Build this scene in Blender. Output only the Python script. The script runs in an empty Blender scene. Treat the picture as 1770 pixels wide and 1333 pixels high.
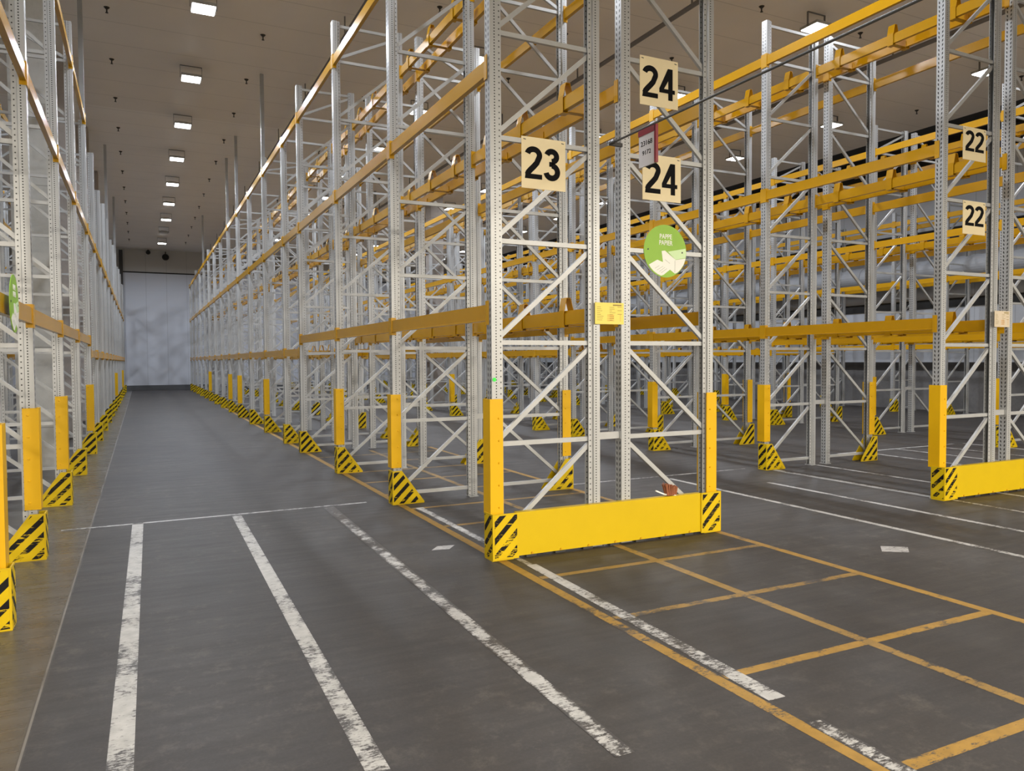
import bpy, math, random
from mathutils import Matrix, Vector
random.seed(7)
S = bpy.context.scene
COL = S.collection
W, H = 1770, 1333

# ------------------------------------------------------------------ camera
F_PX, YAW, PITCH, ROLL, CAM_H = 1303.42, 0.456985684, -0.0337856298, -0.00595526, 1.7
cy, sy, cp, sp = math.cos(YAW), math.sin(YAW), math.cos(PITCH), math.sin(PITCH)
FWD = Vector((sy * cp, cy * cp, sp)); _r = Vector((cy, -sy, 0)); _u = _r.cross(FWD)
RIGHT = _r * math.cos(ROLL) + _u * math.sin(ROLL); UP = -_r * math.sin(ROLL) + _u * math.cos(ROLL)
cd = bpy.data.cameras.new('camera'); cam = bpy.data.objects.new('camera', cd); COL.objects.link(cam)
cd.sensor_width = 36.0; cd.lens = F_PX / W * 36.0; cd.clip_start = 0.05; cd.clip_end = 200
cam.matrix_world = Matrix(((RIGHT.x, UP.x, -FWD.x, 0), (RIGHT.y, UP.y, -FWD.y, 0), (RIGHT.z, UP.z, -FWD.z, CAM_H), (0, 0, 0, 1)))
S.camera = cam

# ------------------------------------------------------------------ world, exposure, light levels
wd = bpy.data.worlds.new('world'); S.world = wd; wd.use_nodes = True
wd.node_tree.nodes['Background'].inputs[0].default_value = (0.8, 0.85, 1, 1)
wd.node_tree.nodes['Background'].inputs[1].default_value = 0.02
vs = S.view_settings
vs.view_transform = 'Standard'; vs.look = 'None'; vs.gamma = 1.0; vs.use_curve_mapping = False
vs.exposure = 0.0
FILL_W = 680.0  # watts of each added fill lamp behind the viewer
LAMP_W = 138.0              # watts of each ceiling lamp
COOL, NEUTRAL, WARM = (0.83, 0.90, 1.0), (0.90, 0.94, 1.0), (1.0, 0.91, 0.76)


def project(x, y, z):
    d = Vector((x, y, z - CAM_H)); w = d.dot(FWD)
    if w < 0.3: return None
    return (W / 2 + F_PX * d.dot(RIGHT) / w, H / 2 - F_PX * d.dot(UP) / w, w)


def in_view(pts, margin=220):
    for p in pts:
        q = project(*p)
        if q and -margin < q[0] < W + margin and -margin < q[1] < H + margin: return True
    return False


# ------------------------------------------------------------------ materials
class NT:
    def __init__(s, name):
        s.m = bpy.data.materials.new(name); s.m.use_nodes = True
        s.t = s.m.node_tree; s.n = s.t.nodes; s.l = s.t.links
        s.b = s.n['Principled BSDF']

    def new(s, kind, **kw):
        n = s.n.new(kind)
        for k, v in kw.items(): setattr(n, k, v)
        return n

    def val(s, sock, v):
        if hasattr(v, 'is_linked') or hasattr(v, 'links'): s.l.new(v, sock)
        else: sock.default_value = v

    def math(s, op, a, b=None, c=None, clamp=False):
        n = s.new('ShaderNodeMath', operation=op, use_clamp=clamp)
        s.val(n.inputs[0], a)
        if b is not None: s.val(n.inputs[1], b)
        if c is not None: s.val(n.inputs[2], c)
        return n.outputs[0]

    def mix(s, f, a, b):
        n = s.new('ShaderNodeMix', data_type='RGBA')
        s.val(n.inputs[0], f)
        for i, v in ((6, a), (7, b)):
            s.val(n.inputs[i], v if not isinstance(v, tuple) else (v + (1,))[:4])
        return n.outputs[2]

    def noise(s, vec, scale, detail=3, rough=.55, stretch=None):
        if stretch:
            mp = s.new('ShaderNodeMapping'); mp.inputs['Scale'].default_value = stretch
            s.l.new(vec, mp.inputs[0]); vec = mp.outputs[0]
        n = s.new('ShaderNodeTexNoise'); s.l.new(vec, n.inputs['Vector'])
        n.inputs['Scale'].default_value = scale; n.inputs['Detail'].default_value = detail; n.inputs['Roughness'].default_value = rough
        return n.outputs['Fac']

    def ramp(s, f, a, b):            # 0 below a, 1 above b
        n = s.new('ShaderNodeMapRange'); s.l.new(f, n.inputs[0])
        n.inputs[1].default_value = a; n.inputs[2].default_value = b
        return n.outputs[0]

    def pos(s): return s.new('ShaderNodeNewGeometry').outputs['Position']
    def obj(s): return s.new('ShaderNodeTexCoord').outputs['Object']

    def xyz(s, v):
        n = s.new('ShaderNodeSeparateXYZ'); s.l.new(v, n.inputs[0]); return n.outputs

    def set(s, col=None, rough=None, metal=None, spec=None):
        if col is not None: s.val(s.b.inputs['Base Color'], col + (1,) if isinstance(col, tuple) and len(col) == 3 else col)
        if rough is not None: s.val(s.b.inputs['Roughness'], rough)
        if metal is not None: s.val(s.b.inputs['Metallic'], metal)
        if spec is not None: s.b.inputs['Specular IOR Level'].default_value = spec
        return s


def plain(name, col, rough=.5, metal=0., var=.12, scale=6., spec=.5):
    t = NT(name); f = t.noise(t.pos(), scale, 4)
    d = tuple(max(0, c * (1 - var)) for c in col); u = tuple(min(1, c * (1 + var)) for c in col)
    t.set(t.mix(f, d, u), rough, metal, spec)
    return t.m


def floor_nodes(t):
    """Colour and roughness of the worn grey floor, from world position."""
    p = t.pos(); x, y, z = t.xyz(p)
    big = t.noise(p, .35, 4, .6); mid = t.noise(p, 1.6, 6, .65)
    streak = t.noise(p, 2.2, 5, .65, (.55, 5.0, 1)); fine = t.noise(p, 60, 4, .7)
    scuff = t.ramp(t.noise(p, 3.2, 8, .72, (1, 2.2, 1)), .60, .78)
    drive = t.noise(p, 1.0, 3, .5, (2.4, .10, 1))
    c = t.mix(t.ramp(big, .3, .7), (.031, .0272, .0262), (.047, .0412, .0378))
    c = t.mix(t.math('MULTIPLY', t.ramp(streak, .40, .75), .50), c, (.029, .027, .028))
    c = t.mix(t.math('MULTIPLY', t.ramp(mid, .50, .85), .40), c, (.074, .066, .059))
    c = t.mix(t.math('MULTIPLY', scuff, .42), c, (.11, .100, .090))
    c = t.mix(t.math('MULTIPLY', t.ramp(drive, .52, .70), .30), c, (.030, .029, .031))
    c = t.mix(t.math('MULTIPLY', t.ramp(fine, .45, .75), .24), c, (.085, .078, .072))
    blot = t.noise(p, 6.0, 8, .8)
    c = t.mix(t.math('MULTIPLY', t.ramp(blot, .52, .66), t.math('MULTIPLY', t.ramp(big, .40, .58), .70)), c, (.098, .086, .074))
    c = t.mix(t.math('MULTIPLY', t.ramp(blot, .46, .36), .35), c, (.030, .027, .026))
    # the strip of bare, smoother concrete along the left rack
    e = t.math('ADD', x, t.math('MULTIPLY', t.math('SUBTRACT', mid, .5), .05))
    bare = t.ramp(e, -.485, -.515)
    c2 = t.mix(t.ramp(mid, .35, .7), (.072, .066, .057), (.108, .099, .086))
    c2 = t.mix(t.math('MULTIPLY', t.ramp(streak, .5, .7), .5), c2, (.17, .158, .14))
    c2 = t.mix(t.math('MULTIPLY', t.ramp(blot, .50, .62), .5), c2, (.05, .046, .040))
    under = t.math('MULTIPLY', bare, t.ramp(x, -1.6, -1.0))
    c = t.mix(t.math('MULTIPLY', under, .8), c, c2)
    joint = t.math('LESS_THAN', t.math('ABSOLUTE', t.math('ADD', x, .5)), .0055)
    c = t.mix(t.math('MULTIPLY', joint, t.ramp(mid, .30, .5)), c, (.17, .155, .138))
    r = t.math('ADD', .46, t.math('MULTIPLY', streak, .20))
    r = t.math('SUBTRACT', r, t.math('MULTIPLY', under, .28))
    return c, r


def floor_mat():
    t = NT('floor_concrete'); c, r = floor_nodes(t); t.set(c, r, spec=.34)
    b = t.new('ShaderNodeBump'); b.inputs['Strength'].default_value = .06; b.inputs['Distance'].default_value = .01
    t.l.new(t.noise(t.pos(), 25, 5), b.inputs['Height']); t.l.new(b.outputs[0], t.b.inputs['Normal'])
    return t.m


def paint_mat(name, col, wear, soft=.05, rag=.03):
    """Worn floor paint: where it has rubbed away the floor shows."""
    t = NT(name); c, r = floor_nodes(t); p = t.pos()
    w = t.noise(p, 5.5, 8, .78, (1.0, 1.0, 1)); w2 = t.noise(p, 38, 5, .75, (.5, 1.6, 1)); w3 = t.noise(p, .9, 2)
    s = t.math('ADD', t.math('MULTIPLY', w, .46), t.math('ADD', t.math('MULTIPLY', w2, .36), t.math('MULTIPLY', w3, .24)))
    at = t.new('ShaderNodeAttribute'); at.attribute_name = 'inner'
    ragged = t.ramp(at.outputs['Fac'], 0.0, .45)
    s = t.math('SUBTRACT', s, t.math('MULTIPLY', t.math('SUBTRACT', 1.0, ragged), rag))
    k = t.ramp(s, wear, wear + soft)
    dirt = t.mix(t.ramp(t.noise(p, 14, 5), .35, .75), col, tuple(v * .72 for v in col))
    t.set(t.mix(t.math('MULTIPLY', k, .95), c, dirt), t.math('ADD', .45, t.math('MULTIPLY', k, .1)), spec=.4)
    return t.m


def steel_upright():
    t = NT('upright_steel'); o = t.obj(); x, y, z = t.xyz(o)
    nrm = t.xyz(t.new('ShaderNodeTexCoord').outputs['Normal'])
    ax = t.math('ABSOLUTE', x)
    # round holes down each flange, 25 mm apart
    fz = t.math('SUBTRACT', t.math('FRACT', t.math('DIVIDE', z, .0245)), .5)
    dz = t.math('MULTIPLY', fz, .0245); dx = t.math('SUBTRACT', ax, .042)
    d2 = t.math('ADD', t.math('MULTIPLY', dx, dx), t.math('MULTIPLY', dz, dz))
    hole1 = t.math('MULTIPLY', t.math('LESS_THAN', d2, .0060 ** 2), t.math('GREATER_THAN', t.math('ABSOLUTE', nrm[1]), .5))
    fz2 = t.math('MULTIPLY', t.math('SUBTRACT', t.math('FRACT', t.math('DIVIDE', z, .0495)), .5), .0495); dx2 = t.math('SUBTRACT', ax, .093)
    d3 = t.math('ADD', t.math('MULTIPLY', dx2, dx2), t.math('MULTIPLY', fz2, fz2))
    hole1 = t.math('MAXIMUM', hole1, t.math('MULTIPLY', t.math('LESS_THAN', d3, .0062 ** 2), t.math('GREATER_THAN', t.math('ABSOLUTE', nrm[1]), .5)))
    # two columns of slanted slots down the web, 50 mm apart
    def slots(yc, sgn):
        dy = t.math('SUBTRACT', y, yc)
        zz = t.math('ADD', z, t.math('MULTIPLY', dy, sgn * .9))
        g = t.math('ABSOLUTE', t.math('MULTIPLY', t.math('SUBTRACT', t.math('FRACT', t.math('DIVIDE', zz, .050)), .5), .050))
        return t.math('MULTIPLY', t.math('LESS_THAN', t.math('ABSOLUTE', dy), .0075), t.math('LESS_THAN', g, .0135))
    web = t.math('MULTIPLY', t.math('MAXIMUM', slots(.027, 1), slots(.073, -1)), t.math('GREATER_THAN', t.math('ABSOLUTE', nrm[0]), .5))
    web = t.math('MULTIPLY', web, t.math('LESS_THAN', ax, .012))
    hole = t.math('MAXIMUM', hole1, web)
    c = t.mix(t.noise(t.pos(), 3, 4), (.415, .423, .430), (.475, .483, .488))
    t.set(t.mix(hole, c, (.03, .03, .03)), t.math('ADD', .28, t.math('MULTIPLY', t.noise(t.pos(), 9, 3), .12)), .25)
    return t.m


def stripes_mat(name, wornness):
    t = NT(name); x, y, z = t.xyz(t.obj())
    r = t.new('ShaderNodeObjectInfo').outputs['Random']
    s = t.math('ADD', t.math('SUBTRACT', z, x), t.math('ADD', y, t.math('MULTIPLY', r, .14)))
    blk = t.math('GREATER_THAN', t.math('FRACT', t.math('DIVIDE', t.math('ADD', s, 5), .14)), .56)
    p = t.pos()
    wear = t.noise(p, 16, 7, .75, (.35, .35, 2.4))
    low = t.ramp(z, .30, .02)
    th = t.math('ADD', .585, t.math('SUBTRACT', t.math('MULTIPLY', t.math('MULTIPLY', r, r), wornness), t.math('MULTIPLY', low, .08)))
    k = t.math('LESS_THAN', wear, th)
    yel = t.mix(t.noise(p, 9, 4), (.56, .385, .003), (.66, .465, .004))
    t.set(t.mix(t.math('MULTIPLY', blk, k), yel, (.006, .005, .005)), .5, spec=.2)
    return t.m


def ceiling_mat(name, col):
    t = NT(name); p = t.pos(); x, y, z = t.xyz(p)
    seam = t.math('LESS_THAN', t.math('ABSOLUTE', t.math('SUBTRACT', t.math('FRACT', t.math('DIVIDE', t.math('ADD', y, 40.0), 1.18)), .5)), .009)
    f = t.noise(p, .8, 4)
    c = t.mix(f, tuple(v * .93 for v in col), tuple(v * 1.06 for v in col))
    t.set(t.mix(t.math('MULTIPLY', seam, .45), c, tuple(v * .45 for v in col)), .38, spec=.35)
    return t.m


def panel_mat(name, col, pitch, axis=0):
    t = NT(name); p = t.pos(); q = t.xyz(p)
    seam = t.math('LESS_THAN', t.math('ABSOLUTE', t.math('SUBTRACT', t.math('FRACT', t.math('DIVIDE', t.math('ADD', q[axis], 40.1), pitch)), .5)), .012)
    c = t.mix(t.noise(p, .6, 4), tuple(v * .99 for v in col), tuple(v * 1.01 for v in col))
    t.set(t.mix(t.math('MULTIPLY', seam, .5), c, tuple(v * .55 for v in col)), .5)
    return t.m


def concrete_mat(name, a, b, sc=1.2, seams=0):
    t = NT(name); p = t.pos(); q = t.xyz(p)
    c = t.mix(t.ramp(t.noise(p, sc, 8, .68), .3, .72), a, b)
    c = t.mix(t.math('MULTIPLY', t.ramp(t.noise(p, 9, 5, .7), .5, .8), .3), c, tuple(v * .6 for v in a))
    if seams:
        s = t.math('LESS_THAN', t.math('ABSOLUTE', t.math('SUBTRACT', t.math('FRACT', t.math('DIVIDE', q[2], seams)), .5)), .006)
        c = t.mix(t.math('MULTIPLY', s, .6), c, tuple(v * .5 for v in a))
    t.set(c, .8)
    return t.m


def emit_mat(name, col, st):
    t = NT(name); t.set((.8, .8, .8), .5)
    t.b.inputs['Emission Color'].default_value = col + (1,); t.b.inputs['Emission Strength'].default_value = st
    return t.m


M = dict(
    floor=floor_mat(),
    white=paint_mat('white_floor_paint', (.50, .49, .47), .468, rag=.02), worn=paint_mat('white_floor_paint_worn', (.50, .49, .47), .50, rag=.07),
    thin=paint_mat('white_floor_paint_thin', (.48, .475, .465), .475, rag=.03),
    yellow_line=paint_mat('yellow_floor_paint', (.36, .205, .035), .44), yellow_worn=paint_mat('yellow_floor_paint_worn', (.30, .18, .045), .47),
    upright=steel_upright(), brace=plain('brace_steel', (.44, .447, .45), .36, .2),
    pole=plain('galvanised_post', (.36, .37, .38), .35, .7),
    beam=plain('yellow_beam_paint', (.53, .275, .003), .24, 0, .06, spec=.35), connector=plain('yellow_connector_paint', (.56, .295, .003), .32, 0, .06, spec=.35),
    guard=plain('yellow_guard_paint', (.58, .40, .002), .42, 0, .05, spec=.3), protector=plain('yellow_protector_plastic', (.72, .41, .002), .42, 0, .04, spec=.3),
    stripes=stripes_mat('hazard_stripes', .10), stripes_corner=stripes_mat('corner_hazard_stripes', .0), bolt=plain('bolt_steel', (.30, .25, .08), .4, .5), dark=plain('dark_metal', (.035, .033, .032), .5),
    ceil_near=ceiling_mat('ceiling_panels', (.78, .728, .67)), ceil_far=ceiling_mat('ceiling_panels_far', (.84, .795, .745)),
    wall=panel_mat('white_wall_panels', (.58, .60, .66), 1.14), wall_up=panel_mat('upper_wall_panels', (.50, .49, .47), 1.14),
    wall_right=panel_mat('pale_wall_panels', (.42, .44, .48), 1.2, 1), kerb=plain('kerb_grey', (.085, .088, .095), .5),
    concrete=concrete_mat('grey_concrete', (.44, .44, .42), (.56, .56, .545), 1.1, 1.3),
    concrete_brown=concrete_mat('brown_concrete', (.30, .265, .24), (.42, .38, .35), .9, 1.3),
    concrete_dark=concrete_mat('dark_stained_concrete', (.075, .072, .072), (.17, .165, .165), .9),
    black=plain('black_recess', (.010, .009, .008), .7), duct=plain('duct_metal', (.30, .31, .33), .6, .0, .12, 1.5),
    pipe=plain('grey_pipe', (.17, .16, .155), .45, .3), rod=plain('steel_rod', (.10, .10, .10), .5, .2),
    sprinkler=plain('sprinkler_dark', (.030, .026, .022), .5, .2),
    cream=plain('cream_sign_board', (.80, .68, .43), .55, 0, .04), ink=plain('black_lettering', (.006, .006, .007), .7, spec=.1),
    note_yellow=plain('yellow_card', (.85, .68, .13), .5, 0, .05), note_beige=plain('beige_card', (.66, .56, .42), .55, 0, .05),
    card_ink=plain('card_print', (.30, .22, .05), .6), card_red=plain('card_print_red', (.62, .28, .05), .6),
    red=plain('red_plastic', (.22, .008, .022), .35), paper=plain('white_paper', (.62, .60, .62), .5, 0, .05),
    green=plain('green_sign', (.27, .50, .045), .5, 0, .05), green_light=plain('light_green_print', (.62, .82, .46), .5, 0, .03),
    sign_white=plain('white_print', (.86, .86, .80), .5, 0, .03), grey_ink=plain('grey_print', (.40, .42, .36), .5),
    dot=plain('green_dot_sticker', (.04, .85, .08), .5), bristle=plain('brown_bristles', (.30, .105, .048), .8, 0, .4, 60),
    lamp=emit_mat('lamp_diffuser', (1, 1, 1), 14.0), lamp_off=plain('lamp_diffuser_unlit', (.45, .43, .40), .4),
    housing=plain('lamp_housing', (.36, .36, .35), .45, .2), blue=plain('blue_sheet', (.08, .22, .38), .5), carton=plain('carton_brown', (.42, .24, .10), .7),
    floor_sticker=paint_mat('white_floor_sticker', (.46, .445, .43), .45),
)


# ------------------------------------------------------------------ mesh building
class MB:
    def __init__(s): s.v = []; s.f = []

    def box(s, x0, x1, y0, y1, z0, z1):
        b = len(s.v)
        s.v += [(x, y, z) for z in (z0, z1) for y in (y0, y1) for x in (x0, x1)]
        s.f += [[b + i for i in q] for q in ((0, 2, 3, 1), (4, 5, 7, 6), (0, 1, 5, 4), (2, 6, 7, 3), (0, 4, 6, 2), (1, 3, 7, 5))]
        return s

    def prism(s, poly, axis, a, b):
        """poly: 2-D points in the two other axes (x,y,z order), extruded along axis from a to b."""
        def mk(p, t): return {0: (t, p[0], p[1]), 1: (p[0], t, p[1]), 2: (p[0], p[1], t)}[axis]
        n = len(poly); o = len(s.v)
        s.v += [mk(p, a) for p in poly] + [mk(p, b) for p in poly]
        s.f += [[o + i for i in range(n)][::-1], [o + n + i for i in range(n)]]
        s.f += [[o + i, o + (i + 1) % n, o + n + (i + 1) % n, o + n + i] for i in range(n)]
        return s

    def bar(s, p, q, w, d):
        """Rectangular bar from p to q in an X-Z plane; w across, d along Y."""
        p, q = Vector(p), Vector(q); t = (q - p).normalized(); yv = Vector((0, 1, 0)); nv = t.cross(yv).normalized()
        o = len(s.v)
        for e in (p, q):
            for a, b in ((-1, -1), (1, -1), (1, 1), (-1, 1)): s.v.append(tuple(e + nv * a * w / 2 + yv * b * d / 2))
        s.f += [[o + i for i in f] for f in ((0, 1, 2, 3), (7, 6, 5, 4), (0, 4, 5, 1), (1, 5, 6, 2), (2, 6, 7, 3), (3, 7, 4, 0))]
        return s

    def tube(s, p, q, r, n=12, r2=None):
        p, q = Vector(p), Vector(q); t = (q - p).normalized(); a = t.orthogonal().normalized(); b = t.cross(a); o = len(s.v)
        for e, rr in ((p, r), (q, r if r2 is None else r2)):
            for i in range(n):
                an = 2 * math.pi * i / n; s.v.append(tuple(e + (a * math.cos(an) + b * math.sin(an)) * rr))
        s.f += [[o + i for i in range(n)][::-1], [o + n + i for i in range(n)]]
        s.f += [[o + i, o + (i + 1) % n, o + n + (i + 1) % n, o + n + i] for i in range(n)]
        return s

    def quad(s, pts):
        o = len(s.v); s.v += pts; s.f.append([o + i for i in range(len(pts))]); return s

    def add(s, other, dx=0, dy=0, dz=0):
        o = len(s.v); s.v += [(x + dx, y + dy, z + dz) for x, y, z in other.v]; s.f += [[o + i for i in f] for f in other.f]; return s

    def mesh(s, name, mat):
        m = bpy.data.meshes.new(name); m.from_pydata(s.v, [], s.f)
        import bmesh
        b = bmesh.new(); b.from_mesh(m); bmesh.ops.recalc_face_normals(b, faces=b.faces); b.to_mesh(m); b.free()
        m.materials.append(mat); return m

    def build(s, name, mat, parent=None, loc=(0, 0, 0)):
        return put(name, s.mesh(name, mat), parent, loc)


def put(name, mesh, parent=None, loc=(0, 0, 0)):
    o = bpy.data.objects.new(name, mesh); COL.objects.link(o); o.location = loc
    if parent: o.parent = parent
    return o


def thing(name, loc, label, cat, group=None):
    o = bpy.data.objects.new(name, None); COL.objects.link(o); o.location = loc; o.empty_display_size = .1
    return tag(o, label, cat, group)


def tag(o, label, cat, group=None, kind=None):
    o['label'] = label; o['category'] = cat
    if group: o['group'] = group
    if kind: o['kind'] = kind
    return o


def struct(o): o['kind'] = 'structure'; return o


def text_mesh(name, body, w, h, mat, bold=.0, depth=.002):
    """Lettering scaled to w x h, standing in the X-Z plane, lower left corner at the origin, facing -Y."""
    c = bpy.data.curves.new('letters', 'FONT'); c.body = body; c.offset = bold; c.extrude = .01; c.resolution_u = 4
    o = bpy.data.objects.new('letters', c); COL.objects.link(o)
    dg = bpy.context.evaluated_depsgraph_get(); m = bpy.data.meshes.new_from_object(o.evaluated_get(dg))
    bpy.data.objects.remove(o)
    xs = [v.co.x for v in m.vertices]; ys = [v.co.y for v in m.vertices]
    x0, x1, y0, y1 = min(xs), max(xs), min(ys), max(ys)
    for v in m.vertices:
        x, y, z = v.co; v.co = ((x - x0) / (x1 - x0) * w, -z / .01 * depth / 2, (y - y0) / (y1 - y0) * h)
    m.name = name; m.materials.clear(); m.materials.append(mat)
    return m


ORD = ['nearest', 'second', 'third', 'fourth', 'fifth', 'sixth', 'seventh', 'eighth', 'ninth', 'tenth', 'eleventh', 'twelfth', 'thirteenth',
       'fourteenth', 'fifteenth', 'sixteenth', 'seventeenth', 'eighteenth', 'nineteenth', 'twentieth', 'twenty-first', 'twenty-second']

# ------------------------------------------------------------------ the setting
XL, XR, YN, YF, ZC = -9.0, 22.9, -12.0, 50.85, 8.5
floor = struct(MB().box(XL, XR + .3, YN, YF + .3, -.2, 0).build('floor', M['floor']))
struct(MB().box(XL, 21.0, YN, 22.96, ZC, ZC + .2).build('ceiling', M['ceil_near']))
struct(MB().box(XL, 21.0, 22.96, YF + .3, ZC, ZC + .2).build('ceiling', M['ceil_far']))
struct(MB().box(21.0, XR + .3, YN, YF + .3, ZC, ZC + .2).build('ceiling', M['black']))  # flat black paints the darkness of the void past the ceiling edge
struct(MB().box(XL, XR + .3, YF, YF + .3, 0, 7.08).build('wall_back', M['wall']))
struct(MB().box(XL, XR + .3, YF, YF + .3, 7.16, ZC).build('wall_back', M['wall_up']))
struct(MB().box(XL, XR + .3, YF + .03, YF + .3, 7.08, 7.16).build('trim_1', M['black']))
struct(MB().box(XL, XR, YF - .18, YF, 0, .30).build('baseboard_back', M['kerb']))
struct(MB().box(-1.05, -.85, YF - .12, YF, 0, 8.4).build('trim_2', M['dark']))
struct(MB().box(XL - .3, XL, YN, YF + .3, 0, ZC).build('wall_left', M['concrete']))
struct(MB().box(XL, XR + .3, YN - .3, YN, 0, ZC).build('wall_front', M['wall_up']))
wr = struct(MB().box(XR, XR + .3, YN, YF, 1.55, 7.85).build('wall_right', M['wall_right']))
struct(MB().box(XR, XR + .3, YN, YF, 0, 1.55).build('wall_right', M['concrete_dark']))
struct(MB().box(XR + .02, XR + .3, YN, YF, 7.85, ZC).build('wall_right', M['black']))  # black again stands for the dark void above the wall
for i, (z0, z1) in enumerate(((1.30, 1.55), (3.28, 3.56), (5.40, 5.78))):
    struct(MB().box(XR - .03, XR, YN, YF, z0, z1).build('trim_%d' % (3 + i), M['black' if i else 'dark']))

# painted lines are parts of the floor
def line(pts, mat, name='painted_line', z=.0015):
    """Four corners, the two short ends first-second and third-fourth; a mid line carries the distance from the edge."""
    (a, b, c, d) = [Vector((x, y, z)) for x, y in pts]
    if (b - a).length > (c - b).length: a, b, c, d = b, c, d, a
    m, n = (a + b) / 2, (c + d) / 2
    me = bpy.data.meshes.new(name); me.from_pydata([tuple(v) for v in (a, m, b, c, n, d)], [], [(0, 5, 4, 1), (1, 4, 3, 2)])
    at = me.attributes.new('inner', 'FLOAT', 'POINT'); at.data.foreach_set('value', [0, 1, 0, 0, 1, 0])
    me.materials.append(M[mat]); put(name, me, floor)


line([(-.115, 8.83), (-.01, 8.83), (-.085, 1.0), (-.19, 1.0)], 'white')
line([(.865, 8.76), (.965, 8.76), (.875, 1.0), (.775, 1.0)], 'white')
line([(1.865, 8.78), (1.99, 8.78), (1.885, 2.65), (1.785, 2.65)], 'worn')
line([(2.80, 8.25), (2.90, 8.25), (2.90, 5.5), (2.83, 5.5)], 'worn')
line([(2.83, 5.5), (2.92, 5.5), (2.875, 2.75), (2.765, 2.75)], 'white')
line([(2.745, 2.5), (2.845, 2.5), (2.82, 1.6), (2.72, 1.6)], 'worn')
line([(-.76, 8.79), (2.4, 8.83), (2.4, 8.89), (-.76, 8.85)], 'thin')
for k in range(4):
    x = 6.68 + .97 * k
    line([(x, 8.6 - .9 * (k == 1)), (x + .075, 8.6 - .9 * (k == 1)), (x + .055, .5), (x - .02, .5)], 'white' if k < 1 else ('worn' if k == 2 else 'thin'))
line([(5.2, 8.78), (8.35, 8.80), (8.35, 8.86), (5.2, 8.84)], 'worn')
for k in range(4):
    x = 11.6 + .97 * k
    line([(x, 9.4), (x + .075, 9.4), (x + .055, 5.0), (x - .02, 5.0)], 'thin')
line([(11.1, 9.4), (14.3, 9.4), (14.3, 9.47), (11.1, 9.47)], 'thin')
line([(8.58, 8.5), (8.64, 8.5), (8.63, 5.9), (8.57, 5.9)], 'thin')
for (a, b, y1, m) in ((2.715, 2.795, 30, 'yellow_line'), (3.835, 3.915, 14, 'yellow_worn'), (5.02, 5.10, 14, 'yellow_line')):
    line([(a, y1), (b, y1), (b - .05 * (a < 2.8), .5), (a - .05 * (a < 2.8), .5)], m, z=.001)
for k in range(13):
    y = .98 + 1.03 * k
    line([(2.76, y), (5.06, y - .01), (5.06, y + .06), (2.76, y + .07)], 'yellow_line' if k < 3 else 'yellow_worn', z=.0007)
line([(2.30, 6.33), (2.46, 6.30), (2.56, 6.42), (2.40, 6.45)], 'floor_sticker', 'floor_sticker')
line([(5.80, 4.46), (5.98, 4.33), (6.14, 4.46), (5.96, 4.60)], 'floor_sticker', 'floor_sticker')

# ------------------------------------------------------------------ upright frames
LEVZ = [.115, .98, 1.85, 2.715, 3.585, 4.462, 5.335, 6.20]
FD = 1.08                     # frame depth across


def upright_poly(s):
    a = [(0, 0), (.066, 0), (.072, .018), (.112, .018)]           # web corner, flange, step, narrower neck
    b = [(.112, .022), (.069, .022), (.063, .004), (.004, .004)]
    p = a + b + [(x, .1 - y) for x, y in b[::-1]] + [(x, .1 - y) for x, y in a[::-1]]
    return [(x * s, y) for x, y in p]


_cache = {}
def cached(key, fn):
    if key not in _cache: _cache[key] = fn()
    return _cache[key]


def upright_mesh(s, h):
    return cached(('up', s, h), lambda: MB().prism(upright_poly(s), 2, .012, h).mesh('upright', M['upright']))


def base_mesh(s):
    def mk():
        b = MB().box(min(-.012 * s, .105 * s), max(-.012 * s, .105 * s), -.014, .114, 0, .010)
        for dy in (-.004, .104): b.tube((.05 * s, dy, .01), (.05 * s, dy, .028), .009, 6)
        return b.mesh('base_plate', M['brace'])
    return cached(('base', s), mk)


def levels(h): return [z for z in LEVZ if z < h - .25] + [h - .06]


def hbrace_mesh():
    return cached('hb', lambda: MB().bar((.085, .05, 0), (FD - .085, .05, 0), .040, .032).mesh('horizontal_brace', M['brace']))


def dbrace_mesh(s, dz):
    # from the aisle upright at the bottom to the inner upright at the top
    a, b = ((.09, FD - .09) if s > 0 else (FD - .09, .09))
    return cached(('db', s, round(dz, 3)), lambda: MB().bar((a, .05, .045), (b, .05, dz - .045), .040, .030).mesh('diagonal_brace', M['brace']))


def protector_mb(s, z0, z1):
    b = MB(); f = .012
    pts = [(-.030, -.022), (.092, -.022), (.092, -.022 + f), (-.018, -.022 + f), (-.018, .122 - f), (.092, .122 - f), (.092, .122), (-.030, .122)]
    b.prism([(x * s, y) for x, y in pts], 2, z0, z1)
    z = z0 + .06
    while z < z1:
        b.tube((.052 * s, -.022, z), (.052 * s, -.032, z), .0095, 8, .006); z += .19
    return b


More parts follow.
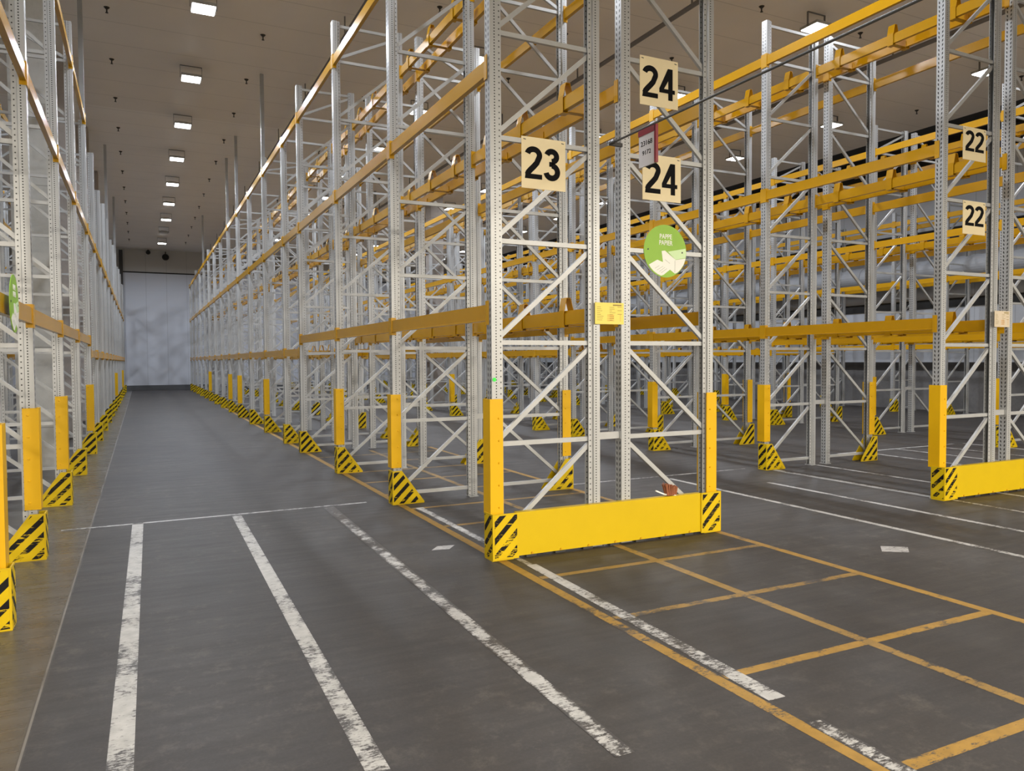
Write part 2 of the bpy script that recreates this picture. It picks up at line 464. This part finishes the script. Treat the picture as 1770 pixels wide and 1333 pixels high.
def frame(x0, y, h_a, h_b, s, label, group, prot_a=None, prot_b=None, tall_a=0, tall_b=0, detail=True, spacer=None):
    """Frame from x0 to x0+FD; s=+1 when the aisle-side upright is the left one. prot: (z0,z1) of the yellow protector."""
    t = thing('upright_frame', (x0, y, 0), label, 'rack frame', group)
    hs = {1: h_a, -1: h_b}
    hm = max(h_a, h_b); zs = levels(min(h_a, h_b))
    if detail:
        for sd, xx, hh in ((1, 0, h_a), (-1, FD, h_b)):
            put('upright', upright_mesh(sd, hh), t, (xx, 0, 0)); put('base_plate', base_mesh(sd), t, (xx, 0, 0))
        for z in zs: put('horizontal_brace', hbrace_mesh(), t, (0, 0, z))
        for a, b in zip(zs, zs[1:]): put('diagonal_brace', dbrace_mesh(s, b - a), t, (0, 0, a))
    else:
        def mk():
            b = MB()
            for sd, xx, hh in ((1, 0, h_a), (-1, FD, h_b)):
                q = MB().prism(upright_poly(sd), 2, .0, hh); b.add(q, xx)
            for z in zs: b.bar((.06, .05, z), (FD - .06, .05, z), .040, .032)
            aa, bb = ((.09, FD - .09) if s > 0 else (FD - .09, .09))
            for a, c in zip(zs, zs[1:]): b.bar((aa, .05, a + .045), (bb, .05, c - .045), .040, .030)
            return b.mesh('frame_steel', M['brace'])
        put('frame_steel', cached(('far', s, h_a, h_b), mk), t)
    for sd, xx, pr in ((1, 0, prot_a), (-1, FD, prot_b)):
        if pr: put('upright_protector', cached(('prot', sd, pr), lambda: protector_mb(sd, *pr).mesh('upright_protector', M['protector'])), t, (xx, 0, 0))
    for sd, xx, tl in ((1, 0, tall_a), (-1, FD, tall_b)):
        if tl:
            hh = hs[sd]
            put('ceiling_post', cached(('tall', sd, hh), lambda: MB().box(min(.005 * sd, .083 * sd), max(.005 * sd, .083 * sd), .008, .092, hh - .5, ZC).mesh('ceiling_post', M['pole'])), t, (xx, 0, 0))
    if spacer:
        for z in (1.0, h_a - .5):
            put('row_spacer', cached(('sp', spacer), lambda: MB().box(FD + .001, FD + spacer - .001, .03, .07, -.032, .032).box(FD + .0005, FD + .006, .012, .088, -.036, .036).box(FD + spacer - .006, FD + spacer - .0005, .012, .088, -.036, .036).mesh('row_spacer', M['brace'])), t, (0, 0, z))
    return t


GUARD_Y = [5.72, 8.53, 11.33, 14.25, 15.99] + [15.99 + 2.73 * k for k in range(1, 13)]
Y_R = [g + .075 for g in GUARD_Y]
GUARD_L = [4.0, 5.66, 7.58, 10.34, 13.04, 15.95, 18.55, 21.25, 24.05, 26.85, 29.6, 32.35, 35.1, 37.85, 40.6, 43.35, 46.1, 48.8][1:]
Y_L = [g + .075 for g in GUARD_L]
G1 = 'upright frames of the racks'

# rows: key, x0 of the frame, side of the aisle (+1 aisle on its left), Y list, phrase
ROWS = [
    ('La', -.83 - FD, -1, Y_L, 'left-edge rack'),
    ('Lb', -.83 - 2 * FD - .23, +1, Y_L, 'left-edge twin'),
    ('R1a', 2.66, +1, Y_R, '23 rack'),
    ('R1b', 3.975, -1, Y_R, '24 rack'),
    ('R2a', 8.525, +1, Y_R, '22 rack'),
    ('R2b', 9.84, -1, Y_R, '22 twin rack'),
    ('R3a', 14.47, +1, Y_R, 'second twin rack'),
    ('R3b', 15.785, -1, Y_R, 'hindmost twin rack'),
    ('R4', 21.33, +1, Y_R, 'right wall rack'),
]
PROT = {'La': {0: 1.31, 1: 1.31, 2: 1.30, 4: 1.29, 10: 1.3, 14: 1.3}, 'R1a': {0: 1.37, 1: 1.30, 2: 1.28, 5: 1.28, 7: 1.28, 8: 1.28, 11: 1.28},
        'R1b': {0: 1.37, 1: 1.30, 4: 1.28}, 'R2a': {0: 1.37, 1: 1.30, 2: 1.28, 6: 1.28}, 'R2b': {0: 1.37, 1: 1.30, 2: 1.28},
        'R3a': {1: 1.3, 2: 1.28, 4: 1.28}, 'R3b': {2: 1.28, 4: 1.28}, 'R4': {}}
TALL = {'R1a': {5, 7, 8, 12}, 'La': {4, 8, 11}, 'R1b': set(), 'R2a': {5, 9}}


def height(key, i):
    if key == 'La': return 6.78 if i < 4 else [5.95, 6.15, 6.2][i % 3]
    if key == 'R4': return 6.25
    if i < 4: return 6.78
    return [6.30, 6.30, 6.55][i % 3]


frames_in = {}
for key, x0, s, ys, phrase in ROWS:
    for i, y in enumerate(ys):
        vis = in_view([(xx, y, z) for xx in (x0, x0 + FD) for z in (.1, 1, 2, 3.5, 5, 6.4)], 200 if key not in ('La', 'R1a', 'R1b') else 400)
        if not vis or (key == 'Lb' and y > 38): continue
        frames_in[(key, i)] = 1
        p = PROT.get(key, {}).get(i); pr = (.43 if i else .385, p) if p else None
        h = height(key, i); tl = i in TALL.get(key, ())
        spacer = .235 if key in ('R1a', 'R2a', 'R3a') else None
        frame(x0, y, h, h, s, 'pale grey perforated upright frame, %s in the %s' % (ORD[i], phrase), G1,
              pr if s > 0 else None, pr if s < 0 else None, tl and s > 0, tl and s < 0, y < 22.5, spacer)

# ------------------------------------------------------------------ rack beams
beams = []          # (distance, x, y0, y1, side, ztop, label)
for key, x0, s, ys, phrase in ROWS:
    for i in range(len(ys) - 1):
        y0, y1 = ys[i] + .1, ys[i + 1]
        low = (i >= 3) if key[0] == 'R' else (i >= 4)
        for lv, zt in enumerate((1.935 if low else 2.173, 4.235, 6.25) if key != 'R4' else (2.1, 4.08, 5.95)):
            if key in ('La', 'Lb') and lv == 2 and i < 0: continue
            if height(key, i) < zt: continue
            for rear in (0, 1):
                if key in ('La', 'Lb') and rear and i in (3, 5, 7, 9): continue      # a pillar stands here
                sd = 1 if (s > 0) != bool(rear) else -1          # +1: outer face looks to -X
                x = x0 if sd > 0 else x0 + FD
                if not in_view([(x, yy, zt) for yy in (y0, (y0 * 3 + y1) / 4, (y0 + y1) / 2, (y0 + y1 * 3) / 4, y1)], 60): continue
                d = math.hypot(x, (y0 + y1) / 2)
                lab = 'yellow beam, %s level, %s side, %s bay of the %s' % (('lowest', 'middle', 'top')[lv], 'inner' if rear else 'aisle', ORD[i], phrase)
                beams.append((d, x, y0, y1, sd, zt, lab))
beams.sort(key=lambda b: b[0])


def beam_mb(L, sd):
    pts = [(0, 0), (.030, 0), (.030, -.022), (.044, -.022), (.044, -.137), (-.004, -.137), (-.004, -.127), (0, -.125)]
    return MB().prism([(x * sd, z) for x, z in pts], 1, 0, L)


def conn_mb(sd, end):
    b = MB(); e = -1 if end == 0 else 1
    y0, y1 = sorted((0, -e * .006)); b.box(*sorted((-.008 * sd, .05 * sd)), y0, y1, -.172, .032)
    y0, y1 = sorted((0, e * .052)); b.box(*sorted((-.008 * sd, -.003 * sd)), y0, y1, -.172, .032)
    return b


far = {1: MB(), -1: MB()}; nfar = 0
for n, (d, x, y0, y1, sd, zt, lab) in enumerate(beams):
    L = round(y1 - y0, 3)
    if n < 298:
        t = thing('rack_beam', (x, y0, zt), lab, 'rack beam', 'yellow beams of the racks')
        if n < 150:
            put('beam_profile', cached(('beam', L, sd), lambda: beam_mb(L, sd).mesh('beam_profile', M['beam'])), t)
            for end in (0, 1):
                put('end_connector', cached(('conn', sd, end), lambda: conn_mb(sd, end).mesh('end_connector', M['connector'])), t, (0, L * end, 0))
        else:
            put('beam_profile', cached(('beamf', L, sd), lambda: beam_mb(L, sd).add(conn_mb(sd, 0)).add(conn_mb(sd, 1), 0, L, 0).mesh('beam_profile', M['beam'])), t)
    else:
        far[1].add(beam_mb(L, sd).add(conn_mb(sd, 0)).add(conn_mb(sd, 1), 0, L, 0), x, y0, zt); nfar += 1
if nfar:
    tag(far[1].build('distant_rack_beams', M['beam']), 'many small yellow beams deep in the racks far down the hall', 'rack beams', None, 'stuff')

# ------------------------------------------------------------------ pallet stop brackets bridging the two inner beams of a twin rack
def hat_mb(half):
    """Trapezoid hoop of flat strip standing on the first inner beam, axis along the beam."""
    t = .005; o = [(0, -.01), (.030, .128), (.078, .128), (.112, 0)]
    i = [(.112 - t, 0), (.078 - t * .8, .128 - t), (.030 + t * .8, .128 - t), (t, -.01)]
    return MB().prism([(x - half - .004, z) for x, z in o + i], 1, -.052, .052)


def strap_mb():
    return MB().box(-.002, .002, -.046, .046, -.158, .004)


def under_mb(half):
    return MB().box(-half, -half + .07, -.046, .046, -.162, -.157).box(half - .07, half, -.046, .046, -.162, -.157) \
        .box(-half + .055, half - .055, -.036, .036, -.142, -.138).box(-half + .055, -half + .060, -.036, .036, -.162, -.06).box(half - .060, half - .055, -.036, .036, -.162, -.06)


br = []
for ka, kb, ph in (('R1a', 'R1b', 'behind 23'), ('R2a', 'R2b', 'behind 22'), ('R3a', 'R3b', 'of hindmost rack')):
    xa = [r for r in ROWS if r[0] == ka][0]; xb = [r for r in ROWS if r[0] == kb][0]
    x0 = xa[1] + FD - .052; x1 = xb[1] + .052; xm = (x0 + x1) / 2; half = (x1 - x0) / 2
    for i in range(len(Y_R) - 1):
        y0, y1 = Y_R[i] + .1, Y_R[i + 1]
        low = i >= 3
        cnt = 3 if y1 - y0 > 2.2 else 2
        for k in range(cnt):
            y = y0 + (y1 - y0) * ((k + .5) / cnt) + .05
            for lv, zt in enumerate((1.935 if low else 2.173, 4.235, 6.25)):
                if not in_view([(xm, y, zt)], 60): continue
                br.append((math.hypot(xm, y), xm, y, zt, half, 'yellow pallet stop, %s on its beam, %s level, %s bay %s' % (('nearest', 'second', 'third')[k], ('lowest', 'middle', 'top')[lv], ORD[i], ph)))
br.sort(key=lambda b: b[0])
fb = MB()
for n, (d, x, y, z, half, lab) in enumerate(br):
    hk = round(half, 3)
    if n < 240:
        if n < 70:
            t = thing('pallet_stop', (x, y, z), lab, 'pallet stop', 'pallet stops across the inner beams')
            put('hat_channel', cached(('hat', hk), lambda: hat_mb(half).mesh('hat_channel', M['beam'])), t)
            for sg in (-1, 1): put('strap', cached('strap', lambda: strap_mb().mesh('strap', M['beam'])), t, (sg * (half + .002), 0, 0))
            put('under_clip', cached(('und', hk), lambda: under_mb(half).mesh('under_clip', M['beam'])), t)
        else:
            tag(put('pallet_stop', cached(('stop', hk), lambda: hat_mb(half).add(strap_mb(), half).add(strap_mb(), -half).add(under_mb(half)).mesh('pallet_stop', M['beam'])), None, (x, y, z)),
                lab, 'pallet stop', 'pallet stops across the inner beams')
    else: fb.add(hat_mb(half).add(strap_mb(), half).add(strap_mb(), -half), x, y, z)
if fb.v: tag(fb.build('distant_pallet_stops', M['beam']), 'many small yellow pallet stops deep in the racks far down the hall', 'pallet stops', None, 'stuff')

# ------------------------------------------------------------------ kick guards
def kick_parts(s):
    """Corner at the origin: aisle side at x=0, front at y=0, body towards +x*s and +y."""
    t = .010; w = .39; d = .17; h = .40
    tri = [(0, 0), (w, 0), (w, .02), (.115, h), (0, h)]
    fr = MB().prism([(x * s, z) for x, z in tri], 1, 0, t)
    sd = MB().box(*sorted((0, t * s)), t, d - t, 0, h)
    bk = MB().prism([(x * s, z) for x, z in tri], 1, d - t, d)
    tin = [(.014, .012), (w - .05, .012), (.108, h - .014), (.014, h - .014)]
    st = MB().prism([(x * s, z) for x, z in tin], 1, -.0016, 0)
    ss = MB().box(*sorted((-.0016 * s, 0)), .012, d - .012, .012, h - .014)
    return fr, sd, bk, st, ss


for key, x0, s, ys, phrase in ROWS:
    if key == 'Lb': continue
    gx = x0 - .035 if s > 0 else x0 + FD + .035
    if key == 'La': gx = -.766
    for i, y in enumerate(ys):
        if (key, i) not in frames_in: continue
        if i == 0 and key in ('R1a', 'R1b', 'R2a', 'R2b'): continue
        gy = y - .075
        if not in_view([(gx, gy, .1), (gx, gy, .4)], 40): continue
        fr, sd, bk, st, ss = cached(('kick', s), lambda: kick_parts(s))
        lab = 'yellow kick guard below the %s frame of the %s' % (ORD[i], phrase)
        if y < 24:
            t = thing('kick_guard', (gx, gy, 0), lab, 'rack guard', 'kick guards at the rack feet')
            plates = {}
            for nm, mb, mt in (('front_plate', fr, 'guard'), ('side_plate', sd, 'guard'), ('back_plate', bk, 'guard'), ('hazard_sticker', st, 'stripes'), ('hazard_sticker', ss, 'stripes')):
                host = t if nm != 'hazard_sticker' else (plates['front_plate'] if mb is st else plates['side_plate'])
                plates[nm] = put(nm, cached((nm, s, id(mb)), lambda: mb.mesh(nm, M[mt])), host)
        else:
            tag(put('kick_guard', cached(('kfar', s), lambda: MB().add(fr).add(sd).add(bk).mesh('kick_guard', M['stripes'])), None, (gx, gy, 0)), lab, 'rack guard', 'kick guards at the rack feet')

# end barriers: a plank between two corner guards
def end_barrier(xa, xb, y, name, right_visible=True):
    for x, s, side in ((xa, 1, 'left'), (xb, -1, 'right')):
        t = thing('corner_guard', (x, y, 0), 'striped corner guard, %s end of the plank under %s' % (side, name), 'rack guard')
        b = MB().box(*sorted((0, .245 * s)), 0, .010, .008, .398).build('front_plate', M['guard'], t)
        b2 = MB().box(*sorted((0, .010 * s)), .010, .175, .008, .398).build('side_plate', M['guard'], t)
        MB().box(*sorted((.018 * s, .228 * s)), -.0016, 0, .024, .384).build('hazard_sticker', M['stripes_corner'], b)
        MB().box(*sorted((-.0016 * s, 0)), .014, .162, .024, .384).build('hazard_sticker', M['stripes_corner'], b2)
        MB().box(*sorted((0, .20 * s)), .010, .17, 0, .008).build('foot_plate', M['guard'], t)
    t = thing('barrier_plank', (xa + .235, y, 0), 'long plain yellow barrier plank under %s' % name, 'barrier')
    L = xb - xa - .47
    MB().box(0, L, .012, .048, .022, .388).build('plank_face', M['guard'], t)
    MB().box(0, L, .012, .075, .388, .396).build('plank_lip', M['guard'], t)
    n = 7
    for k in range(n):
        x = L * (k + .5) / n
        MB().box(x - .05, x + .05, .02, .07, 0, .022).build('plank_foot', M['dark'], t)
        MB().tube((x, .012, .034), (x, .004, .034), .010, 8).build('plank_bolt', M['connector'], t)


end_barrier(2.625, 5.098, 5.72, 'the 23 and 24 signs')
end_barrier(8.49, 10.955, 5.70, 'the 22 signs')

# ------------------------------------------------------------------ number boards
def digit_mesh(ch, w, h):
    """Bold grotesque numeral of size w x h in the X-Z plane, drawn as strokes of even width, facing -Y."""
    import mathutils
    T = .178; b = MB()

    def arc(cx, cz, rx, rz, a0, a1, n=18):
        return [(cx + rx * math.cos(math.radians(a0 + (a1 - a0) * i / n)), cz + rz * math.sin(math.radians(a0 + (a1 - a0) * i / n))) for i in range(n + 1)]

    def ribbon(pts, t=T):
        L, Rr = [], []
        for i, p in enumerate(pts):
            a = Vector(pts[max(i - 1, 0)]); c = Vector(pts[min(i + 1, len(pts) - 1)]); d = (c - a).normalized(); n = Vector((-d.y, d.x)) * t / 2
            L.append((p[0] + n.x, p[1] + n.y)); Rr.append((p[0] - n.x, p[1] - n.y))
        for i in range(len(pts) - 1): b.prism([L[i], L[i + 1], Rr[i + 1], Rr[i]], 1, -.0015, 0)
    k = T / 2
    if ch == '2':
        top = arc(.29, .735, .29 - k, .265 - k, 168, -28)
        ribbon(top + [(.40, .50), (.30, .385), (.19, .275), (.115, .19), (.085, .115)])
        b.prism([(0, 0), (.575, 0), (.575, .150), (.10, .150), (.02, .14)], 1, -.0016, 0)
    elif ch == '3':
        ribbon(arc(.275, .755, .255 - k, .245 - k, 165, -90)); ribbon([(.19, .51), (.29, .51)], .15)
        ribbon(arc(.275, .275, .285 - k, .285 - k, 90, -168, 24))
    else:
        b.prism([(.335, 0), (.500, 0), (.500, 1), (.335, 1)], 1, -.0015, 0)
        b.prism([(0, .215), (.585, .215), (.585, .345), (0, .345)], 1, -.0016, 0)
        b.prism([(0, .345), (.175, .345), (.445, .80), (.42, 1), (.320, 1)], 1, -.0014, 0)
    b.v = [(x / .585 * w, y, z * h) for x, y, z in b.v]
    return b.mesh('digit', M['ink'])


def board(x0, x1, z0, z1, y, txt, label, tw, th, tx, tz, dy=0.):
    k = 5.8245 / 5.75; y = 5.8245
    x0, x1, z0, z1, tw, th, tx, tz = x0 * k, x1 * k, 1.7 + (z0 - 1.7) * k, 1.7 + (z1 - 1.7) * k, tw * k, th * k, tx * k, tz * k
    t = thing('number_sign', (x0, y, z0), label, 'number sign')
    w, h = x1 - x0, z1 - z0
    sb = MB().box(0, w, 0, .004, 0, h).build('sign_board', M['cream'], t)
    half = tw / 2
    for k, ch in enumerate(txt):
        put('digit', digit_mesh(ch, half * .93, th), sb, (tx + k * half, -.001, tz))
    for xx in (.03, w - .03): MB().bar((xx - .012, -.001, h - .022), (xx + .012, -.001, h - .026), .006, .004).build('cable_tie', M['dark'], t)


board(2.93, 3.36, 3.165, 3.60, 5.76, '23', 'cream number board reading 23 on the left frame', .365, .275, .030, .082)
board(4.15, 4.585, 4.04, 4.485, 5.76, '24', 'cream number board reading 24, the upper of the two', .385, .29, .026, .075)
board(4.18, 4.62, 3.175, 3.595, 5.76, '24', 'cream number board reading 24, below the red hanging sign', .385, .29, .026, .065)
board(8.82, 9.255, 4.06, 4.45, 5.76, '22', 'cream number board reading 22, the upper one on the right', .37, .245, .04, .105)
board(8.835, 9.265, 3.18, 3.575, 5.76, '22', 'cream number board reading 22, the lower one on the right', .37, .245, .04, .10)


def card(x0, x1, z0, z1, y, mat, label):
    t = thing('load_card', (x0, y, z0), label, 'notice card')
    w, h = x1 - x0, z1 - z0
    sb = MB().box(0, w, 0, .003, 0, h).build('card_sheet', M[mat], t)
    b = MB(); r = MB(); rnd = random.Random(3)
    b.box(w * .62, w * .92, -.001, 0, h * .86, h * .92)
    for k in range(8):
        z = h * (.78 - k * .085)
        b.box(w * .07, w * (.17 + .12 * rnd.random()), -.001, 0, z, z + h * .018)
        b.box(w * .5, w * (.58 + .15 * rnd.random()), -.001, 0, z, z + h * .018)
        if k in (0, 2, 4): b.box(w * .78, w * .93, -.001, 0, z + .004, z + .004 + h * .022)
        if k > 3: r.box(w * .42, w * .66, -.001, 0, z - h * .03, z - h * .005); r.box(w * .86, w * .90, -.001, 0, z - h * .03, z - h * .005)
    b.build('printed_lines', M['card_ink'], sb); r.build('printed_lines', M['card_red'], sb)


card(3.675, 3.985, 2.02, 2.215, 5.772, 'note_yellow', 'yellow printed load card tied between the 23 and 24 frames')
card(9.50, 9.81, 2.075, 2.275, 5.762, 'note_beige', 'beige printed load card tied between the 22 frames')

# ------------------------------------------------------------------ round recycling signs
def disc_sign(loc, r, rotz, label):
    t = thing('recycling_sign', loc, label, 'round sign'); t.rotation_euler[2] = rotz
    face = MB().tube((0, 0, 0), (0, .005, 0), r, 64).build('sign_disc', M['green'], t)
    def P(pts, nm, mat, y=-.0012):
        MB().prism([((px - 650) / 445 * r, -(py - 690) / 570 * r) for px, py in pts], 1, y, 0).build(nm, M[mat], face)
    P([(700, 697), (1078, 605), (1090, 690), (1086, 806), (860, 862)], 'printed_box_top', 'green_light')
    P([(860, 868), (1082, 818), (1040, 955), (975, 1062), (905, 1140), (850, 1166)], 'printed_box_side', 'sign_white')
    P([(570, 690), (640, 678), (862, 862), (850, 1166), (745, 1085), (600, 940)], 'printed_box_front', 'sign_white', -.0014)
    P([(306, 1000), (480, 885), (600, 930), (745, 1085), (610, 1205), (560, 1225), (480, 1190), (400, 1130), (340, 1060)], 'printed_paper', 'sign_white')
    g = MB()
    for (a, b, c, d) in ((430, 1075, 520, 1010), (470, 1110, 600, 1020), (520, 1140, 640, 1040), (560, 1165, 680, 1065), (640, 870, 740, 950), (852, 880, 848, 1150)):
        x0, z0, x1, z1 = (a - 650) / 445 * r, -(b - 690) / 570 * r, (c - 650) / 445 * r, -(d - 690) / 570 * r
        g.bar((x0, -.0022, z0), (x1, -.0022, z1), r * .012, .001)
    g.build('printed_lines', M['grey_ink'], face)
    for body, x0, x1, y0, y1 in (('PAPPE', 530, 785, 320, 425), ('PAPIER', 520, 800, 455, 560)):
        w = (x1 - x0) / 445 * r; h = (y1 - y0) / 570 * r
        put('lettering', text_mesh('lettering', body, w, h, M['sign_white'], .012), face, ((x0 - 650) / 445 * r, -.0012, -(y1 - 690) / 570 * r))
    for px, py in ((290, 670), (1005, 700)):
        x, z = (px - 650) / 445 * r, -(py - 690) / 570 * r
        MB().tube((x, 0, z), (x, -.003, z), .008, 8).build('sign_bolt', M['dark'], t)


disc_sign((4.445 * 1.0118, 5.8235, 1.7 + 1.014 * 1.0118), .249, 0, 'round green sign reading PAPPE PAPIER on the 24 frame')
disc_sign((-.795, 6.36, 2.12), .205, math.pi / 2, 'round green sign seen edge-on at the left rack beam')

# ------------------------------------------------------------------ the rod with its red sign
t = thing('overhead_rod', (3.85, 5.72, 3.65), 'thin grey steel rod running toward the viewer above the red sign', 'rod')
MB().tube((0, .02, 0), (0, -9.0, 0), .0095, 10).build('rod_tube', M['rod'], t)
MB().box(-.012, .125, .052, .075, -.016, .016).tube((0, .065, 0), (0, -.02, 0), .016, 10).build('rod_clamp', M['dark'], t)
MB().box(-.012, .012, -9.02, -8.98, 0, ZC - 3.65).build('rod_hanger', M['rod'], t)
t = thing('hanging_sign', (3.85, 5.115, 3.325), 'red framed white sheet with numbers hanging from the grey rod', 'hanging sign')
sheet = MB().box(-.006, .006, 0, .225, 0, .30).build('sheet', M['paper'], t)
MB().box(-.012, .012, -.004, .229, .262, .312).box(-.012, .012, -.018, .006, 0, .312).build('red_holder', M['red'], t)
for body, y0, y1, z0, z1 in (('23168', .038, .196, .172, .213), ('9172', .058, .175, .095, .132)):
    o = put('lettering', text_mesh('lettering', body, y1 - y0, z1 - z0, M['ink'], .0), sheet, (-.0070, y1, z0)); o.rotation_euler[2] = -math.pi / 2

# ------------------------------------------------------------------ small things
t = thing('hand_brush', (4.50, 5.752, .397), 'brown hand brush lying on the yellow plank', 'brush')
b = MB()
for k in range(60):
    a = random.random(); c = random.random() - .5
    b.tube((-.04 + .12 * a, .012 + c * .04, .006), (-.075 + .17 * a, .012 + c * .07, .110 + .02 * random.random() - .04 * a), .008, 5, .005)
b.build('bristles', M['bristle'], t)
MB().bar((-.16, .012, .060), (-.06, .012, .018), .012, .016).bar((-.06, .012, .018), (.07, .012, .004), .012, .036).build('brush_handle', M['sign_white'], t)
tag(MB().tube((2.682, 5.793, 1.535), (2.682, 5.788, 1.535), .017, 14).build('dot_sticker', M['dot']), 'small bright green dot stuck on the 23 upright', 'sticker')

# pillars
for i, y in enumerate((14.30, 19.6, 25.1, 30.7)):
    tag(MB().box(-1.80, -1.25, y, y + .6, 0, ZC).build('concrete_pillar', M['concrete' if i == 0 else 'concrete_brown']),
        'tall concrete pillar, %s one standing inside the left-edge rack' % ORD[i], 'pillar', 'concrete pillars')
tag(MB().box(10.02, 10.52, 27.3, 27.9, 0, ZC).build('concrete_pillar', M['concrete_brown']), 'brown concrete pillar inside the twin rack right of centre', 'pillar', 'concrete pillars')
t = thing('ventilation_duct', (22.45, 0, 4.42), 'large round grey duct running along the right wall', 'duct')
MB().tube((0, 6, 0), (0, 46, 0), .34, 28).build('duct_tube', M['duct'], t)
for k in range(8): MB().tube((0, 8 + 5 * k, 0), (0, 8.06 + 5 * k, 0), .355, 28).build('duct_band', M['duct'], t)
for k in range(4): MB().box(.0, .44, 9 + 10 * k, 9.06 + 10 * k, -.42, -.34).build('duct_bracket', M['dark'], t)
# goods seen far left through the racks
t = thing('pallet_load', (-5.4, 17.5, 0), 'blue wrapped load glimpsed through the left-edge rack', 'pallet load')
MB().box(-.4, .4, -.6, .6, .144, 5.0).build('wrapped_goods', M['blue'], t); MB().box(-.4, .4, -.6, .6, 0, .144).build('pallet', M['carton'], t)

# ------------------------------------------------------------------ ceiling lamps
def lamp(x, y, label, on=True, col=COOL, power=LAMP_W):
    t = thing('ceiling_lamp', (x, y, ZC), label, 'ceiling lamp', 'square ceiling lamps')
    put('lamp_housing', cached('lh', lambda: MB().box(-.215, .215, -.215, .215, -.29, -.235).box(-.12, .12, -.12, .12, -.235, -.20).mesh('lamp_housing', M['housing'])), t)
    put('lamp_diffuser', cached(('ld', on), lambda: MB().box(-.195, .195, -.195, .195, -.302, -.288).mesh('lamp_diffuser', M['lamp' if on else 'lamp_off'])), t)
    put('lamp_bracket', cached('lb', lambda: MB().box(-.235, -.227, -.02, .02, -.28, 0).box(.227, .235, -.02, .02, -.28, 0).box(-.235, .235, -.02, .02, -.008, 0).mesh('lamp_bracket', M['pipe'])), t)
    if on:
        l = bpy.data.lights.new('lamp_light', 'AREA'); l.shape = 'SQUARE'; l.size = .38; l.energy = power; l.color = col; l.spread = math.radians(165)
        o = bpy.data.objects.new('lamp_light', l); COL.objects.link(o); o.parent = t; o.location = (0, 0, -.305)


AISLES = ((1.17, 'left aisle'), (6.70, 'second aisle'), (12.10, 'third aisle'), (17.50, 'right wall aisle'), (-4.3, 'far left aisle'))
for ax, nm in AISLES:
    for k in range(-2, 9):
        y = 15.2 + 3.83 * k
        if k == -1: y = 10.9
        if k == -2: y = 6.9
        on = not (ax == 1.17 and k == 7)
        if ax == -4.3 and k % 2: continue
        col = WARM if y < 5 else (NEUTRAL if y < 13 else COOL)
        nm2 = '%s in the row over the %s' % (ORD[k + 2], nm)
        pw = LAMP_W
        lamp(ax, y, ('bright square ceiling lamp, ' if on else 'unlit square ceiling lamp, ') + nm2, on, col, pw)

# added unseen warm lamps behind the viewer, to brighten the near rack ends
for i, ax in enumerate((-5.5, -1.5, 2.5, 6.5, 10.5, 14.5, 18.5)):
    for j, y in enumerate((-9.0, -6.0)):
        t = thing('added_fill_lamp', (ax, y, 5.2), 'added low hanging fill lamp behind the viewer, %s of the %s row' % (ORD[i], ('rear', 'front')[j]), 'ceiling lamp', 'added fill lamps')
        MB().tube((0, 0, .0), (0, 0, .18), .24, 20, .10).build('lamp_shade', M['housing'], t)
        MB().tube((0, 0, .18), (0, 0, ZC - 5.2), .008, 6).build('lamp_rod', M['dark'], t)
        l = bpy.data.lights.new('lamp_light', 'AREA'); l.shape = 'DISK'; l.size = .45; l.energy = FILL_W; l.color = WARM
        o = bpy.data.objects.new('lamp_light', l); COL.objects.link(o); o.parent = t; o.location = (0, 0, -.01)

# sprinklers
def sprinkler_mesh():
    return MB().tube((0, 0, 0), (0, 0, -.03), .055, 14, .028).tube((0, 0, -.03), (0, 0, -.10), .013, 8).tube((0, 0, -.10), (0, 0, -.106), .028, 12).mesh('sprinkler', M['sprinkler'])
SP = cached('spr', sprinkler_mesh)
for sx, nm in ((-.45, 'left of the left aisle lamps'), (2.42, 'above the 23 rack'), (8.1, 'left of the 22 rack'), (10.9, 'above the 22 twin'), (13.65, 'right of the third aisle lamps'), (16.5, 'above the hindmost twin rack'), (19.28, 'nearest the right wall'), (5.3, 'above the 24 rack')):
    n = 0
    for k in range(15):
        y = (11.14 if sx > 8.2 else 16.58) + 2.75 * (k - (0 if sx > 8.2 else 2))
        if y > 49 or not in_view([(sx, y, ZC)], 30): continue
        tag(put('sprinkler', SP, None, (sx, y, ZC)), 'small dark ceiling sprinkler, %s in the row %s' % (ORD[n], nm), 'sprinkler', 'ceiling sprinklers'); n += 1
# sprinkler mains
for px, nm in ((3.75, 'over the 23 and 24 racks'), (9.1, 'over the 22 twin rack'), (14.5, 'over the third aisle')):
    t = thing('sprinkler_pipe', (px, 0, 8.1), 'long dark pipe under the ceiling %s' % nm, 'pipe')
    MB().tube((0, -8, 0), (0, 50.5, 0), .045, 10).build('pipe_tube', M['pipe'], t)
    for k in range(14): MB().box(-.012, .012, -5 + 4 * k, -4.97 + 4 * k, .04, ZC - 8.1).build('pipe_hanger', M['pipe'], t)
# black speaker domes high on the back wall
for x, z, r, nm in ((.53, 8.34, .13, 'left and smaller'), (1.48, 8.10, .20, 'right and larger')):
    t = thing('dome_speaker', (x, YF, z), 'black round speaker high on the white end wall, the %s one' % nm, 'speaker')
    MB().tube((0, 0, 0), (0, -.25, 0), r, 18, r * .8).build('speaker_body', M['black'], t)
    MB().box(-.03, .03, -.06, 0, r, r + .12).build('speaker_bracket', M['dark'], t)
